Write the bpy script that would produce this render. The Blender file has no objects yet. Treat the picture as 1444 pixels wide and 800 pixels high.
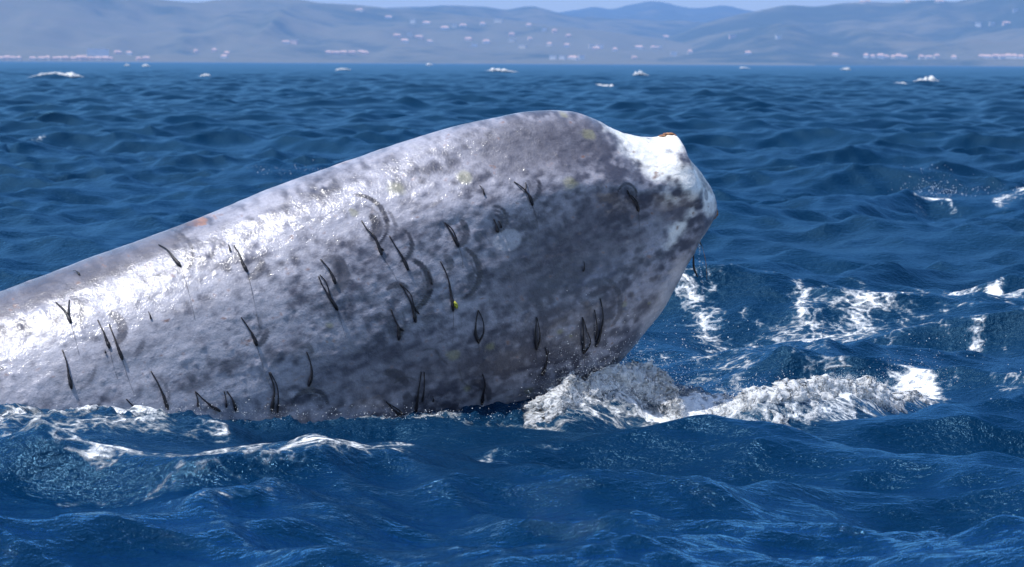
import bpy, bmesh, math, random
import numpy as np
from mathutils import Vector, Matrix
from mathutils.bvhtree import BVHTree

R = math.radians
random.seed(7)
rng = np.random.default_rng(11)
scene = bpy.context.scene
COL = scene.collection

# ------------------------------------------------------------------ camera
CAM_H, FPX, W, H = 2.0, 4500.0, 1444.0, 800.0
cam_data = bpy.data.cameras.new('camera')
cam = bpy.data.objects.new('camera', cam_data)
COL.objects.link(cam)
cam_data.sensor_width = 36.0
cam_data.lens = FPX / W * 36.0
cam_data.clip_start = 0.1
cam_data.clip_end = 60000.0
CAM_M = (Matrix.Translation((0, 0, CAM_H)) @ Matrix.Rotation(R(90 - 3.95), 4, 'X')
         @ Matrix.Rotation(R(0.278), 4, 'Z'))
cam.matrix_world = CAM_M
cam_data.dof.use_dof = True
cam_data.dof.focus_distance = 18.2
cam_data.dof.aperture_fstop = 7.1
scene.camera = cam

# ------------------------------------------------------------------ light
SUN_EL, SUN_AZ = 66.0, -97.0           # azimuth from +Y, clockwise
world = bpy.data.worlds.new('World')
scene.world = world
world.use_nodes = True
wn = world.node_tree
bg = wn.nodes['Background']
sky = wn.nodes.new('ShaderNodeTexSky')
sky.sky_type = 'NISHITA'
sky.sun_disc = False
sky.sun_elevation = R(SUN_EL)
sky.sun_rotation = R(SUN_AZ)
sky.air_density = 1.0
sky.dust_density = 0.7
sky.ozone_density = 3.0
wn.links.new(sky.outputs[0], bg.inputs[0])
bg.inputs[1].default_value = 0.14
sl = bpy.data.lights.new('sun', 'SUN')
sl.energy = 4.0
sl.angle = R(0.53)
sl.color = (1.0, 0.98, 0.955)
sun = bpy.data.objects.new('sun', sl)
COL.objects.link(sun)
sdir = Vector((math.sin(R(SUN_AZ)) * math.cos(R(SUN_EL)),
               math.cos(R(SUN_AZ)) * math.cos(R(SUN_EL)), math.sin(R(SUN_EL))))
sun.rotation_euler = sdir.to_track_quat('Z', 'Y').to_euler()
sun.location = sdir * 60
vs = scene.view_settings
vs.view_transform = 'Standard'
vs.look = 'None'
vs.gamma = 1.0
vs.exposure = 0.45
vs.use_curve_mapping = False
scene.render.engine = 'CYCLES'
cy = scene.cycles
cy.max_bounces = 10
cy.diffuse_bounces = 8
cy.volume_bounces = 1
cy.transparent_max_bounces = 16
cy.caustics_reflective = False
cy.caustics_refractive = False
cy.use_denoising = True

# ------------------------------------------------------------------ helpers
CR = np.array(CAM_M.to_3x3())


def ray(px, py):
    d = CR @ np.array([(px - W / 2) / FPX, -(py - H / 2) / FPX, -1.0])
    return d / np.linalg.norm(d)


def ground(px, py, z=0.0):
    d = ray(px, py)
    t = (z - CAM_H) / d[2]
    return np.array([0, 0, CAM_H]) + d * t


def catmull(P, n, closed=False):
    """Centripetal-free Catmull-Rom through rows of P, n samples."""
    P = np.asarray(P, float)
    seg = np.sqrt((np.diff(P[:, :2], axis=0) ** 2).sum(1)) + 1e-6
    t = np.concatenate([[0], np.cumsum(seg)])
    m = np.zeros_like(P)
    m[1:-1] = ((P[2:] - P[1:-1]) / seg[1:, None] * seg[:-1, None]
               + (P[1:-1] - P[:-2]) / seg[:-1, None] * seg[1:, None]) / (seg[1:] + seg[:-1])[:, None]
    m[0] = (P[1] - P[0]) / seg[0]
    m[-1] = (P[-1] - P[-2]) / seg[-1]
    q = np.linspace(0, t[-1], n) if np.isscalar(n) else np.asarray(n) * t[-1]
    k = np.clip(np.searchsorted(t, q, side='right') - 1, 0, len(seg) - 1)
    h = seg[k]
    s = (q - t[k]) / h
    s = s[:, None]
    h = h[:, None]
    return ((2 * s**3 - 3 * s**2 + 1) * P[k] + (s**3 - 2 * s**2 + s) * h * m[k]
            + (-2 * s**3 + 3 * s**2) * P[k + 1] + (s**3 - s**2) * h * m[k + 1])


T3 = rng.random((64, 64, 64)).astype(np.float32)


def noise3(p):
    """smooth value noise, p (N,3) -> 0..1"""
    i = np.floor(p).astype(np.int64)
    f = (p - i).astype(np.float32)
    f = f * f * (3 - 2 * f)
    i &= 63
    j = (i + 1) & 63
    x0, y0, z0 = i.T
    x1, y1, z1 = j.T
    fx, fy, fz = f.T
    a = T3[x0, y0, z0] * (1 - fx) + T3[x1, y0, z0] * fx
    b = T3[x0, y1, z0] * (1 - fx) + T3[x1, y1, z0] * fx
    c = T3[x0, y0, z1] * (1 - fx) + T3[x1, y0, z1] * fx
    d = T3[x0, y1, z1] * (1 - fx) + T3[x1, y1, z1] * fx
    return (a * (1 - fy) + b * fy) * (1 - fz) + (c * (1 - fy) + d * fy) * fz


def fbm(p, octaves=4, gain=0.5):
    s = np.zeros(len(p), np.float32)
    amp, tot = 1.0, 0.0
    for o in range(octaves):
        s += amp * noise3(p * 2.03**o + 17.3 * o)
        tot += amp
        amp *= gain
    return s / tot


def smooth(a, b, x):
    t = np.clip((x - a) / (b - a), 0, 1)
    return t * t * (3 - 2 * t)


def mesh_np(name, V, F, smooth_shade=True):
    """V (n,3), F (m,k) numpy -> mesh"""
    V = np.ascontiguousarray(V, np.float32)
    F = np.ascontiguousarray(F, np.int32)
    me = bpy.data.meshes.new(name)
    me.vertices.add(len(V))
    me.vertices.foreach_set('co', V.ravel())
    k = F.shape[1]
    me.loops.add(F.size)
    me.loops.foreach_set('vertex_index', F.ravel())
    me.polygons.add(len(F))
    me.polygons.foreach_set('loop_start', np.arange(0, F.size, k, dtype=np.int32))
    if smooth_shade:
        me.polygons.foreach_set('use_smooth', np.ones(len(F), bool))
    me.update(calc_edges=True)
    return me


def attr(me, name, arr):
    arr = np.asarray(arr, np.float32)
    if arr.ndim == 1:
        a = me.attributes.new(name, 'FLOAT', 'POINT')
        a.data.foreach_set('value', arr)
    else:
        if arr.shape[1] == 3:
            arr = np.concatenate([arr, np.ones((len(arr), 1), np.float32)], 1)
        a = me.attributes.new(name, 'FLOAT_COLOR', 'POINT')
        a.data.foreach_set('color', np.ascontiguousarray(arr, np.float32).ravel())


def obj(name, me, mat=None, parent=None, label=None, cat=None, group=None, kind=None):
    o = bpy.data.objects.new(name, me)
    COL.objects.link(o)
    if mat is not None and me is not None and not me.materials:
        me.materials.append(mat)
    if parent is not None:
        o.parent = parent
    if label:
        o['label'] = label
    if cat:
        o['category'] = cat
    if group:
        o['group'] = group
    if kind:
        o['kind'] = kind
    return o


def grid_faces(nr, nc, wrap=False):
    r = np.arange(nr - 1)[:, None]
    c = np.arange(nc if wrap else nc - 1)[None, :]
    c2 = (c + 1) % nc
    a = r * nc + c
    b = r * nc + c2
    return np.stack([a, b, b + nc, a + nc], -1).reshape(-1, 4)


class NT:
    """tiny node-tree helper"""

    def __init__(self, name):
        self.m = bpy.data.materials.new(name)
        self.m.use_nodes = True
        self.t = self.m.node_tree
        self.bsdf = self.t.nodes['Principled BSDF']
        self.out = self.t.nodes['Material Output']

    def n(self, typ, **kw):
        x = self.t.nodes.new(typ)
        for k, v in kw.items():
            setattr(x, k, v)
        return x

    def l(self, a, b):
        self.t.links.new(a, b)

    def val(self, sock, v):
        if hasattr(v, 'is_linked'):
            self.l(v, sock)
        else:
            sock.default_value = v

    def math(self, op, a, b=0.0, clamp=False):
        x = self.n('ShaderNodeMath', operation=op, use_clamp=clamp)
        self.val(x.inputs[0], a)
        self.val(x.inputs[1], b)
        return x.outputs[0]

    def noise(self, scale, detail=3, rough=0.55, vec=None, dist=0.0):
        x = self.n('ShaderNodeTexNoise')
        x.inputs['Scale'].default_value = scale
        x.inputs['Detail'].default_value = detail
        x.inputs['Roughness'].default_value = rough
        x.inputs['Distortion'].default_value = dist
        if vec is not None:
            self.l(vec, x.inputs['Vector'])
        return x.outputs[0]

    def attr(self, name, out='Fac'):
        x = self.n('ShaderNodeAttribute', attribute_name=name)
        return x.outputs[out]

    def mix(self, f, a, b):
        x = self.n('ShaderNodeMix', data_type='RGBA')
        self.val(x.inputs[0], f)
        self.val(x.inputs[6], a)
        self.val(x.inputs[7], b)
        return x.outputs[2]

    def maprange(self, v, a, b, c=0.0, d=1.0, interp='SMOOTHSTEP'):
        x = self.n('ShaderNodeMapRange', interpolation_type=interp)
        self.val(x.inputs[0], v)
        for i, q in enumerate((a, b, c, d)):
            x.inputs[i + 1].default_value = q
        return x.outputs[0]

    def bump(self, h, strength, dist, normal=None):
        x = self.n('ShaderNodeBump')
        self.val(x.inputs['Strength'], strength)
        x.inputs['Distance'].default_value = dist
        self.l(h, x.inputs['Height'])
        if normal is not None:
            self.l(normal, x.inputs['Normal'])
        return x.outputs[0]

    def coord(self):
        return self.n('ShaderNodeTexCoord').outputs['Object']


def c4(r, g, b):
    return (r, g, b, 1.0)


# ------------------------------------------------------------------ materials
def mat_sea():
    t = NT('sea_water')
    co = t.coord()
    t.t.nodes.remove(t.bsdf)
    foam_a = t.attr('foam')
    n1 = t.noise(4.0, 8, 0.70, co, 1.0)
    n2 = t.noise(30.0, 3, 0.6, co)
    nn = t.math('ADD', t.math('MULTIPLY', n1, 0.75), t.math('MULTIPLY', n2, 0.25))
    wv = t.n('ShaderNodeVectorMath', operation='ADD')       # warped cells: the lace of old foam
    wn_ = t.n('ShaderNodeTexNoise')
    wn_.inputs['Scale'].default_value = 2.5
    wn_.inputs['Detail'].default_value = 4
    t.l(co, wn_.inputs['Vector'])
    sc_ = t.n('ShaderNodeVectorMath', operation='SCALE')
    t.l(wn_.outputs['Color'], sc_.inputs[0])
    sc_.inputs['Scale'].default_value = 0.55
    t.l(co, wv.inputs[0])
    t.l(sc_.outputs[0], wv.inputs[1])
    vo = t.n('ShaderNodeTexVoronoi', feature='DISTANCE_TO_EDGE')
    vo.inputs['Scale'].default_value = 7.5
    t.l(wv.outputs[0], vo.inputs['Vector'])
    lace = t.maprange(vo.outputs['Distance'], 0.0, 0.22, 0.16, -0.08)
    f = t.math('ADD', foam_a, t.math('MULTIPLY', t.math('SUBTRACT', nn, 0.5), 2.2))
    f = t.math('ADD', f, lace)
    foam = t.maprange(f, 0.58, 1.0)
    haze = t.maprange(f, 0.36, 0.95)          # bubbles just under the surface
    murk = t.noise(0.35, 2, 0.5, co)
    deep = t.mix(murk, c4(0.0003, 0.012, 0.036), c4(0.0005, 0.021, 0.060))
    teal = t.mix(t.math('MULTIPLY', haze, 0.40), deep, c4(0.08, 0.20, 0.30))
    mp = t.n('ShaderNodeMapping')
    mp.inputs['Rotation'].default_value = (0, 0, R(24))
    mp.inputs['Scale'].default_value = (0.7, 1.0, 1.0)
    t.l(co, mp.inputs['Vector'])
    v = mp.outputs[0]
    fine = t.attr('fine')
    r1 = t.noise(7.0, 4, 0.6, v, 0.4)
    r2 = t.noise(26.0, 3, 0.6, v, 0.3)
    r3 = t.noise(80.0, 2, 0.6, co)
    hgt = t.math('ADD', t.math('MULTIPLY', r1, 0.020),
                 t.math('ADD', t.math('MULTIPLY', r2, 0.0145), t.math('MULTIPLY', r3, 0.0042)))
    hgt = t.math('ADD', hgt, t.math('MULTIPLY', t.math('MULTIPLY', foam, nn), 0.03))
    nor = t.bump(hgt, fine, 1.0)
    dif = t.n('ShaderNodeBsdfDiffuse')
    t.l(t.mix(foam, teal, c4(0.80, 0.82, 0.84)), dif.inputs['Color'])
    t.l(nor, dif.inputs['Normal'])
    glo = t.n('ShaderNodeBsdfGlossy')
    glo.inputs['Color'].default_value = c4(0.27, 0.62, 0.95)
    t.l(t.attr('rough'), glo.inputs['Roughness'])
    t.l(nor, glo.inputs['Normal'])
    fr = t.n('ShaderNodeFresnel')
    fr.inputs['IOR'].default_value = 1.333
    t.l(nor, fr.inputs['Normal'])
    fac = t.math('MULTIPLY', t.math('MULTIPLY', fr.outputs[0], t.attr('shine')), t.math('SUBTRACT', 1.0, t.math('MULTIPLY', foam, 0.85)))
    ms = t.n('ShaderNodeMixShader')
    t.l(fac, ms.inputs[0])
    t.l(dif.outputs[0], ms.inputs[1])
    t.l(glo.outputs[0], ms.inputs[2])
    t.l(ms.outputs[0], t.out.inputs['Surface'])
    return t.m


def mat_skin():
    t = NT('whale_skin')
    co = t.coord()
    b = t.bsdf
    colr = t.attr('col', 'Color')
    wet = t.attr('wet')
    g1 = t.noise(34, 5, 0.65, co)
    g2 = t.noise(150, 3, 0.6, co)
    mul = t.maprange(t.math('ADD', t.math('MULTIPLY', g1, 0.6), t.math('MULTIPLY', g2, 0.4)), 0.3, 0.7, 0.72, 1.28, 'LINEAR')
    mx = t.n('ShaderNodeMix', data_type='RGBA', blend_type='MULTIPLY')
    mx.inputs[0].default_value = 1.0
    t.l(colr, mx.inputs[6])
    cmb = t.n('ShaderNodeCombineColor')
    for i in range(3):
        t.l(mul, cmb.inputs[i])
    t.l(cmb.outputs[0], mx.inputs[7])
    t.l(mx.outputs[2], b.inputs['Base Color'])
    b.inputs['IOR'].default_value = 1.42
    b.inputs['Specular IOR Level'].default_value = 0.5
    rr = t.maprange(g1, 0.3, 0.7, 0.36, 0.56, 'LINEAR')
    t.l(t.math('ADD', rr, t.math('MULTIPLY', wet, -0.10)), b.inputs['Roughness'])
    film = t.math('ADD', t.math('MULTIPLY', t.noise(7.0, 5, 0.62, co, 0.5), 0.5), t.math('MULTIPLY', t.noise(38.0, 4, 0.65, co, 0.3), 0.5))
    t.l(t.maprange(film, 0.38, 0.60, 0.22, 1.0), b.inputs['Coat Weight'])
    b.inputs['Coat IOR'].default_value = 1.45
    b.inputs['Coat Roughness'].default_value = 0.11
    b1 = t.noise(22, 4, 0.6, co)
    b2 = t.noise(75, 3, 0.62, co)
    b3 = t.noise(210, 2, 0.6, co)
    vor = t.n('ShaderNodeTexVoronoi')
    vor.inputs['Scale'].default_value = 26
    t.l(co, vor.inputs['Vector'])
    pim = t.maprange(vor.outputs['Distance'], 0.0, 0.28, 1.0, 0.0)
    hg = t.math('ADD', t.math('MULTIPLY', b1, 0.0042), t.math('MULTIPLY', b2, 0.0044))
    hg = t.math('ADD', hg, t.math('MULTIPLY', b3, 0.0012))
    hg = t.math('ADD', hg, t.math('MULTIPLY', pim, 0.0016))
    t.l(t.bump(hg, 0.62, 1.0), b.inputs['Normal'])
    t.l(t.bump(hg, 0.58, 1.0), b.inputs['Coat Normal'])
    return t.m


def mat_foam():
    t = NT('white_foam')
    co = t.coord()
    b = t.bsdf
    n = t.noise(60, 4, 0.65, co)
    t.l(t.mix(n, c4(0.88, 0.90, 0.92), c4(0.96, 0.97, 0.98)), b.inputs['Base Color'])
    b.inputs['Roughness'].default_value = 0.35
    b.inputs['IOR'].default_value = 1.33
    b.inputs['Transmission Weight'].default_value = 0.0
    b.inputs['Subsurface Weight'].default_value = 0.7
    b.inputs['Subsurface Radius'].default_value = (1.0, 1.0, 1.0)
    b.inputs['Subsurface Scale'].default_value = 0.05
    tr = t.n('ShaderNodeBsdfTranslucent')
    tr.inputs[0].default_value = c4(0.95, 0.97, 0.99)
    ms = t.n('ShaderNodeMixShader')
    ms.inputs[0].default_value = 0.40
    t.l(b.outputs[0], ms.inputs[1])
    t.l(tr.outputs[0], ms.inputs[2])
    t.l(ms.outputs[0], t.out.inputs['Surface'])
    nb = t.noise(120, 4, 0.7, co)
    t.l(t.bump(nb, 0.8, 0.012), b.inputs['Normal'])
    return t.m


def mat_drop():
    t = NT('water_drops')
    b = t.bsdf
    b.inputs['Base Color'].default_value = c4(0.9, 0.95, 1.0)
    b.inputs['Roughness'].default_value = 0.03
    b.inputs['IOR'].default_value = 1.333
    b.inputs['Transmission Weight'].default_value = 0.75
    return t.m


def mat_simple(name, a, bcol, scale, rough=0.5, bump=0.0, bscale=60, spec=0.5):
    t = NT(name)
    co = t.coord()
    n = t.noise(scale, 4, 0.6, co)
    t.l(t.mix(t.maprange(n, 0.3, 0.7), c4(*a), c4(*bcol)), t.bsdf.inputs['Base Color'])
    t.bsdf.inputs['Roughness'].default_value = rough
    t.bsdf.inputs['Specular IOR Level'].default_value = spec
    if bump:
        t.l(t.bump(t.noise(bscale, 3, 0.6, co), 1.0, bump), t.bsdf.inputs['Normal'])
    return t.m


def mat_hill():
    t = NT('hill_scrub')
    co = t.coord()
    a = t.noise(0.0016, 5, 0.6, co)
    b = t.noise(0.007, 5, 0.65, co)
    mixv = t.math('ADD', t.math('MULTIPLY', a, 0.6), t.math('MULTIPLY', b, 0.4))
    dry = t.attr('dry')
    f = t.maprange(t.math('ADD', mixv, t.math('MULTIPLY', dry, 0.35)), 0.51, 0.66)
    woods = t.mix(t.noise(0.02, 3, 0.6, co), c4(0.016, 0.028, 0.018), c4(0.050, 0.072, 0.036))
    grass = t.mix(t.noise(0.011, 3, 0.6, co), c4(0.17, 0.145, 0.09), c4(0.085, 0.095, 0.05))
    t.l(t.mix(f, woods, grass), t.bsdf.inputs['Base Color'])
    t.bsdf.inputs['Roughness'].default_value = 0.95
    t.bsdf.inputs['Specular IOR Level'].default_value = 0.1
    return t.m


M_SEA, M_SKIN, M_FOAM, M_DROP, M_HILL = mat_sea(), mat_skin(), mat_foam(), mat_drop(), mat_hill()
M_PARA = mat_simple('parasite_skin', (0.008, 0.007, 0.010), (0.022, 0.018, 0.022), 60, 0.30, 0.002, 200, 0.35)
M_THREAD = mat_simple('egg_thread', (0.05, 0.045, 0.05), (0.10, 0.09, 0.10), 60, 0.5)
M_CRUST = mat_simple('raw_crust', (0.10, 0.035, 0.018), (0.45, 0.20, 0.06), 55, 0.5, 0.006, 90)
M_ALGA = mat_simple('green_tuft', (0.30, 0.34, 0.02), (0.50, 0.46, 0.04), 80, 0.5, 0.004, 150)
M_WALLS = [mat_simple('house_plaster_white', (0.72, 0.68, 0.62), (0.82, 0.79, 0.74), 0.05, 0.9),
           mat_simple('house_plaster_pink', (0.72, 0.50, 0.40), (0.80, 0.60, 0.48), 0.05, 0.9),
           mat_simple('house_plaster_cream', (0.70, 0.62, 0.46), (0.78, 0.70, 0.55), 0.05, 0.9)]
M_ROOF = mat_simple('house_roof_tiles', (0.58, 0.36, 0.27), (0.72, 0.52, 0.42), 0.08, 0.9)

# ------------------------------------------------------------------ sea
NW = 96
lam = np.exp(np.linspace(np.log(0.16), np.log(13.0), NW)) * rng.uniform(0.93, 1.07, NW)
WIND = R(-108)                       # the waves run towards the camera and a little left
wdir = WIND + rng.normal(0, 1, NW) * np.where(lam > 3, 0.40, 0.75)
wk = 2 * np.pi / lam
wslope = 0.046 * np.where(lam > 5, 0.6, 1.0) * np.where((lam > 0.4) & (lam < 2.5), 1.32, 1.0)
wamp = wslope / wk
wph = rng.uniform(0, 2 * np.pi, NW)


def ridge(px_pts, h, wf, wb):
    P = np.array([ground(*p)[:2] for p in px_pts])
    return catmull(P, 40), h, wf, wb


RIDGES = [
    ridge([(760, 592), (830, 578), (900, 566), (970, 575)], 0.12, 0.20, 0.5),
    ridge([(955, 588), (1060, 603), (1150, 592), (1230, 570), (1310, 542)], 0.16, 0.14, 0.45),
    ridge([(1170, 318), (1240, 300), (1310, 296), (1380, 300), (1470, 288)], 0.26, 0.5, 1.2),
    ridge([(330, 272), (400, 262), (470, 266), (560, 275)], 0.30, 0.6, 1.4),
    ridge([(-60, 228), (0, 220), (70, 226)], 0.30, 0.7, 1.5),
    ridge([(-60, 690), (90, 694), (230, 702), (380, 698), (500, 686), (600, 676)], 0.13, 0.16, 0.6),
    ridge([(-30, 750), (120, 758), (260, 742), (370, 734), (440, 740)], 0.085, 0.16, 0.45),
    ridge([(820, 740), (960, 730), (1090, 722), (1250, 736), (1440, 730)], 0.075, 0.18, 0.5),
    ridge([(-120, 640), (20, 618), (160, 606), (300, 600), (430, 592)], 0.045, 0.16, 0.3),
    ridge([(180, 640), (320, 628), (460, 606), (640, 602), (760, 604)], 0.07, 0.14, 0.35),
]
CAPS = [  # far whitecaps: px, py of the crest foot, width px, height px
    (80, 113, 72, 15), (289, 110, 18, 9), (484, 101, 22, 8), (569, 127, 38, 9), (708, 104, 40, 10),
    (851, 127, 42, 14), (902, 110, 22, 13), (930, 121, 28, 10), (1304, 119, 44, 17), (1192, 100, 14, 6),
    (606, 93, 10, 5), (206, 95, 12, 6), (1050, 98, 16, 5), (180, 94, 9, 5), (1270, 124, 30, 7)]
CAPS_W = []
for (px, py, wpx, hpx) in CAPS:
    g = ground(px, py)
    d = g[1]
    CAPS_W.append((g[0], g[1], wpx * d / FPX, hpx * d / FPX))

# foam lying on the water, and sun glare painted as foam: strokes of (px points, half width in px, strength)
STROKES = [
    ([(1290, 299), (1318, 296), (1340, 298)], 3, 0.85), ([(1395, 298), (1450, 290)], 3, 0.8), ([(385, 264), (430, 263)], 2, 0.6),
    ([(890, 447), (985, 456), (1060, 471), (1120, 463), (1180, 462), (1255, 451), (1305, 425), (1380, 410), (1460, 404)], 6, 0.85),
    ([(880, 476), (950, 468), (1040, 480), (1120, 484), (1210, 478), (1300, 466), (1400, 470), (1460, 462)], 5, 0.68),
    ([(900, 505), (980, 512), (1080, 520), (1170, 514)], 9, 0.55),
    ([(905, 444), (940, 441), (975, 441)], 7, 0.55), ([(985, 457), (1015, 450)], 6, 0.7),
    ([(1015, 492), (1062, 485)], 7, 0.7), ([(1058, 472), (1100, 468), (1122, 462), (1146, 452)], 6, 0.85),
    ([(1178, 461), (1215, 458), (1255, 452), (1272, 432), (1304, 414)], 6, 0.72),
    ([(1296, 432), (1332, 421)], 5, 0.7), ([(1380, 404), (1392, 420), (1412, 434), (1446, 436)], 9, 1.0),
    ([(1376, 412), (1410, 408), (1450, 404)], 5, 0.9), ([(1362, 480), (1372, 472)], 6, 0.8),
    ([(1345, 452), (1380, 448), (1420, 452), (1450, 450)], 5, 0.7),
    ([(900, 492), (960, 500), (1010, 502), (1055, 514)], 14, 0.62), ([(955, 520), (1020, 525)], 14, 0.65),
    ([(1160, 512), (1178, 498), (1204, 486)], 6, 0.6), ([(1395, 538), (1432, 533)], 6, 0.75),
    ([(1100, 445), (1160, 430), (1230, 412)], 4, 0.55), ([(1240, 470), (1300, 452), (1350, 440)], 4, 0.55),
    ([(1300, 545), (1345, 530), (1400, 520)], 4, 0.45), ([(1330, 505), (1400, 492)], 4, 0.45),
    ([(690, 592), (745, 590), (800, 582)], 5, 0.75), ([(735, 586), (780, 588), (850, 580)], 5, 0.7),
    ([(760, 580), (900, 572), (990, 590)], 14, 0.95), ([(960, 575), (1060, 588), (1150, 580), (1230, 560), (1305, 535)], 17, 1.2),
    ([(960, 548), (1080, 560), (1200, 548)], 22, 0.8),
    ([(-20, 632), (60, 628), (140, 616), (230, 606)], 16, 1.0), ([(230, 600), (330, 590), (430, 590)], 10, 1.0),  # waterline foam, its white also painting the sun sparkle there
    ([(640, 604), (720, 598), (790, 596)], 8, 0.9), ([(430, 592), (560, 592), (650, 590)], 8, 0.85),
    ([(1130, 598), (1180, 602)], 5, 0.5), ([(1100, 612), (1120, 610)], 4, 0.5),
    ([(0, 208), (30, 207), (70, 210)], 3, 0.6),
    ([(30, 676), (180, 690), (330, 700), (460, 690), (570, 676)], 11, 0.98), ([(-10, 652), (120, 660), (260, 668), (400, 662), (480, 655)], 13, 0.85),  # sun glare at lower left, painted in as white foam
    ([(60, 640), (200, 636), (330, 632)], 7, 0.8), ([(90, 708), (200, 714), (330, 706)], 5, 0.55), ([(420, 672), (540, 664), (640, 656), (700, 646)], 7, 0.8),  # more of the painted glare
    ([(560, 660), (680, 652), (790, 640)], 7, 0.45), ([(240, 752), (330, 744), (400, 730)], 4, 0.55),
]
STROKES_W = []
for pts, wpx, st in STROKES:
    P = np.array([ground(*p)[:2] for p in pts])
    d = P[:, 1].mean()
    STROKES_W.append((catmull(P, 24), wpx * d / FPX, d, st))


def seg_dist(x, y, P):
    best = np.full(x.shape, 1e9, np.float32)
    sgn = np.zeros(x.shape, np.float32)
    along = np.zeros(x.shape, np.float32)
    n = len(P) - 1
    for i in range(n):
        a, b = P[i], P[i + 1]
        d = b - a
        L2 = d @ d + 1e-9
        t = np.clip(((x - a[0]) * d[0] + (y - a[1]) * d[1]) / L2, 0, 1)
        ex, ey = x - (a[0] + t * d[0]), y - (a[1] + t * d[1])
        dd = ex * ex + ey * ey
        m = dd < best
        best = np.where(m, dd, best)
        sgn = np.where(m, np.sign(ey), sgn)
        along = np.where(m, (i + t) / n, along)
    return np.sqrt(best), sgn, along


def spacing(r):
    return np.where(r < 40, 0.0034 * r, np.where(r < 500, 0.0022 * r, np.where(r < 1500, 0.004 * r, 0.05 * r)))


def sea_at(x0, y0):
    x0 = np.asarray(x0, np.float64).ravel()
    y0 = np.asarray(y0, np.float64).ravel()
    r = np.hypot(x0, y0)
    sp = spacing(np.maximum(r, 8))
    X, Y, Z = x0.copy(), y0.copy(), np.zeros_like(x0)
    lost = np.zeros_like(x0)
    near = smooth(22, 60, r)
    calm = 1 - 0.45 * np.exp(-(((x0 + 0.6) / 2.6) ** 2 + ((y0 - 18) / 1.8) ** 2))
    for i in range(NW):
        fade = smooth(1.9, 3.4, lam[i] / sp)
        lost += (1 - fade**2) * wslope[i]**2 / 2
        if not fade.any():
            continue
        a = wamp[i] * fade * calm
        if lam[i] > 3.5:
            a = a * (0.40 + 0.60 * near)
        cx, cyy = math.cos(wdir[i]), math.sin(wdir[i])
        ph = wk[i] * (cx * x0 + cyy * y0) + wph[i]
        s, c = np.sin(ph), np.cos(ph)
        Z += a * s
        q = 1.0
        X += a * q * cx * c
        Y += a * q * cyy * c
    for P, h, wf, wb in RIDGES:
        m = (np.abs(x0 - P[:, 0].mean()) < 9) & (np.abs(y0 - P[:, 1].mean()) < 9)
        if m.any():
            dd, sg, al = seg_dist(x0[m], y0[m], P)
            wdt = np.where(sg < 0, wf, wb)
            end = smooth(0, 0.22, al) * smooth(0, 0.22, 1 - al)
            wob = 0.75 + 0.5 * noise3(np.stack([x0[m] * 2.2, y0[m] * 2.2, 0 * y0[m]], 1))
            Z[m] += h * end * wob * np.exp(-(dd / wdt) ** 2)
    for (gx, gy, ww, hh) in CAPS_W:
        m = (np.abs(x0 - gx) < ww * 2) & (np.abs(y0 - gy) < 20 + ww)
        if m.any():
            Z[m] += hh * 0.45 * np.exp(-((x0[m] - gx) / (0.8 * ww)) ** 2 - ((y0[m] - gy) / np.where(y0[m] < gy, 2.0, 4.0)) ** 2)
    return X, Y, Z, lost


th_dense = np.linspace(-R(11.2), R(11.2), 440)
th_out = R(11.2) + (R(180) - R(11.2)) * np.linspace(0, 1, 46)[1:] ** 1.8
theta = np.concatenate([-th_out[::-1][1:], th_dense, th_out[:-1], [math.pi - 1e-6]])
theta = np.unique(theta)
rr_ = [0.3]
while rr_[-1] < 26000:
    q = rr_[-1]
    rr_.append(q + (max(0.25, 0.1 * q) if q < 9.6 else float(spacing(np.array(q)))))
rad = np.array(rr_)
TH, RD = np.meshgrid(theta, rad)
gx0, gy0 = (RD * np.sin(TH)).ravel(), (RD * np.cos(TH)).ravel()
X, Y, Z, lost = sea_at(gx0, gy0)
rgr = np.hypot(gx0, gy0)
# churned water along the whale's side
churn = np.zeros_like(X)
CH = catmull(np.array([ground(*p)[:2] for p in [(-200, 640), (0, 625), (200, 615), (420, 598), (650, 590), (800, 575), (960, 560)]]), 40)
m = (rgr > 13) & (rgr < 27) & (np.abs(gx0) < 6)
dd, sg, al = seg_dist(gx0[m], gy0[m], CH)
churn[m] = np.exp(-(dd / 0.42) ** 2)
pm = np.stack([X[m], Y[m], 0 * X[m]], 1)
Z[m] += churn[m] * ((fbm(pm * 8, 3) - 0.5) * 0.13 + (np.abs(fbm(pm * 22, 3) - 0.5)) * 0.10)
slick = np.zeros_like(X)
for (px, py, sx, sy) in [(160, 680, 0.7, 0.9), (400, 685, 0.6, 0.8), (560, 668, 0.4, 0.7), (330, 650, 0.9, 0.6)]:
    g_ = ground(px, py)
    slick = np.maximum(slick, np.exp(-((gx0 - g_[0]) / sx) ** 2 - ((gy0 - g_[1]) / sy) ** 2))
foam = np.zeros_like(X)
m = (rgr > 12) & (rgr < 90) & (np.abs(TH.ravel()) < R(13))
xm, ym = gx0[m], gy0[m]
acc = np.zeros(len(xm), np.float32)
wrp = (fbm(np.stack([xm * 1.6, ym * 0.8, 0 * xm], 1), 3) - 0.5)
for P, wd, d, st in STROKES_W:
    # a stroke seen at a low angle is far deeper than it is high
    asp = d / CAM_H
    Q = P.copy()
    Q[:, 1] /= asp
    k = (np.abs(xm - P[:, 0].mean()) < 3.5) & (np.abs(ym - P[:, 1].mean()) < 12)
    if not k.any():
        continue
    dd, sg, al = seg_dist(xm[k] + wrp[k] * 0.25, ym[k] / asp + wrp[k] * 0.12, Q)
    acc[k] = np.maximum(acc[k], 0.85 * st * np.exp(-(dd / (wd * 1.15)) ** 2))
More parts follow.
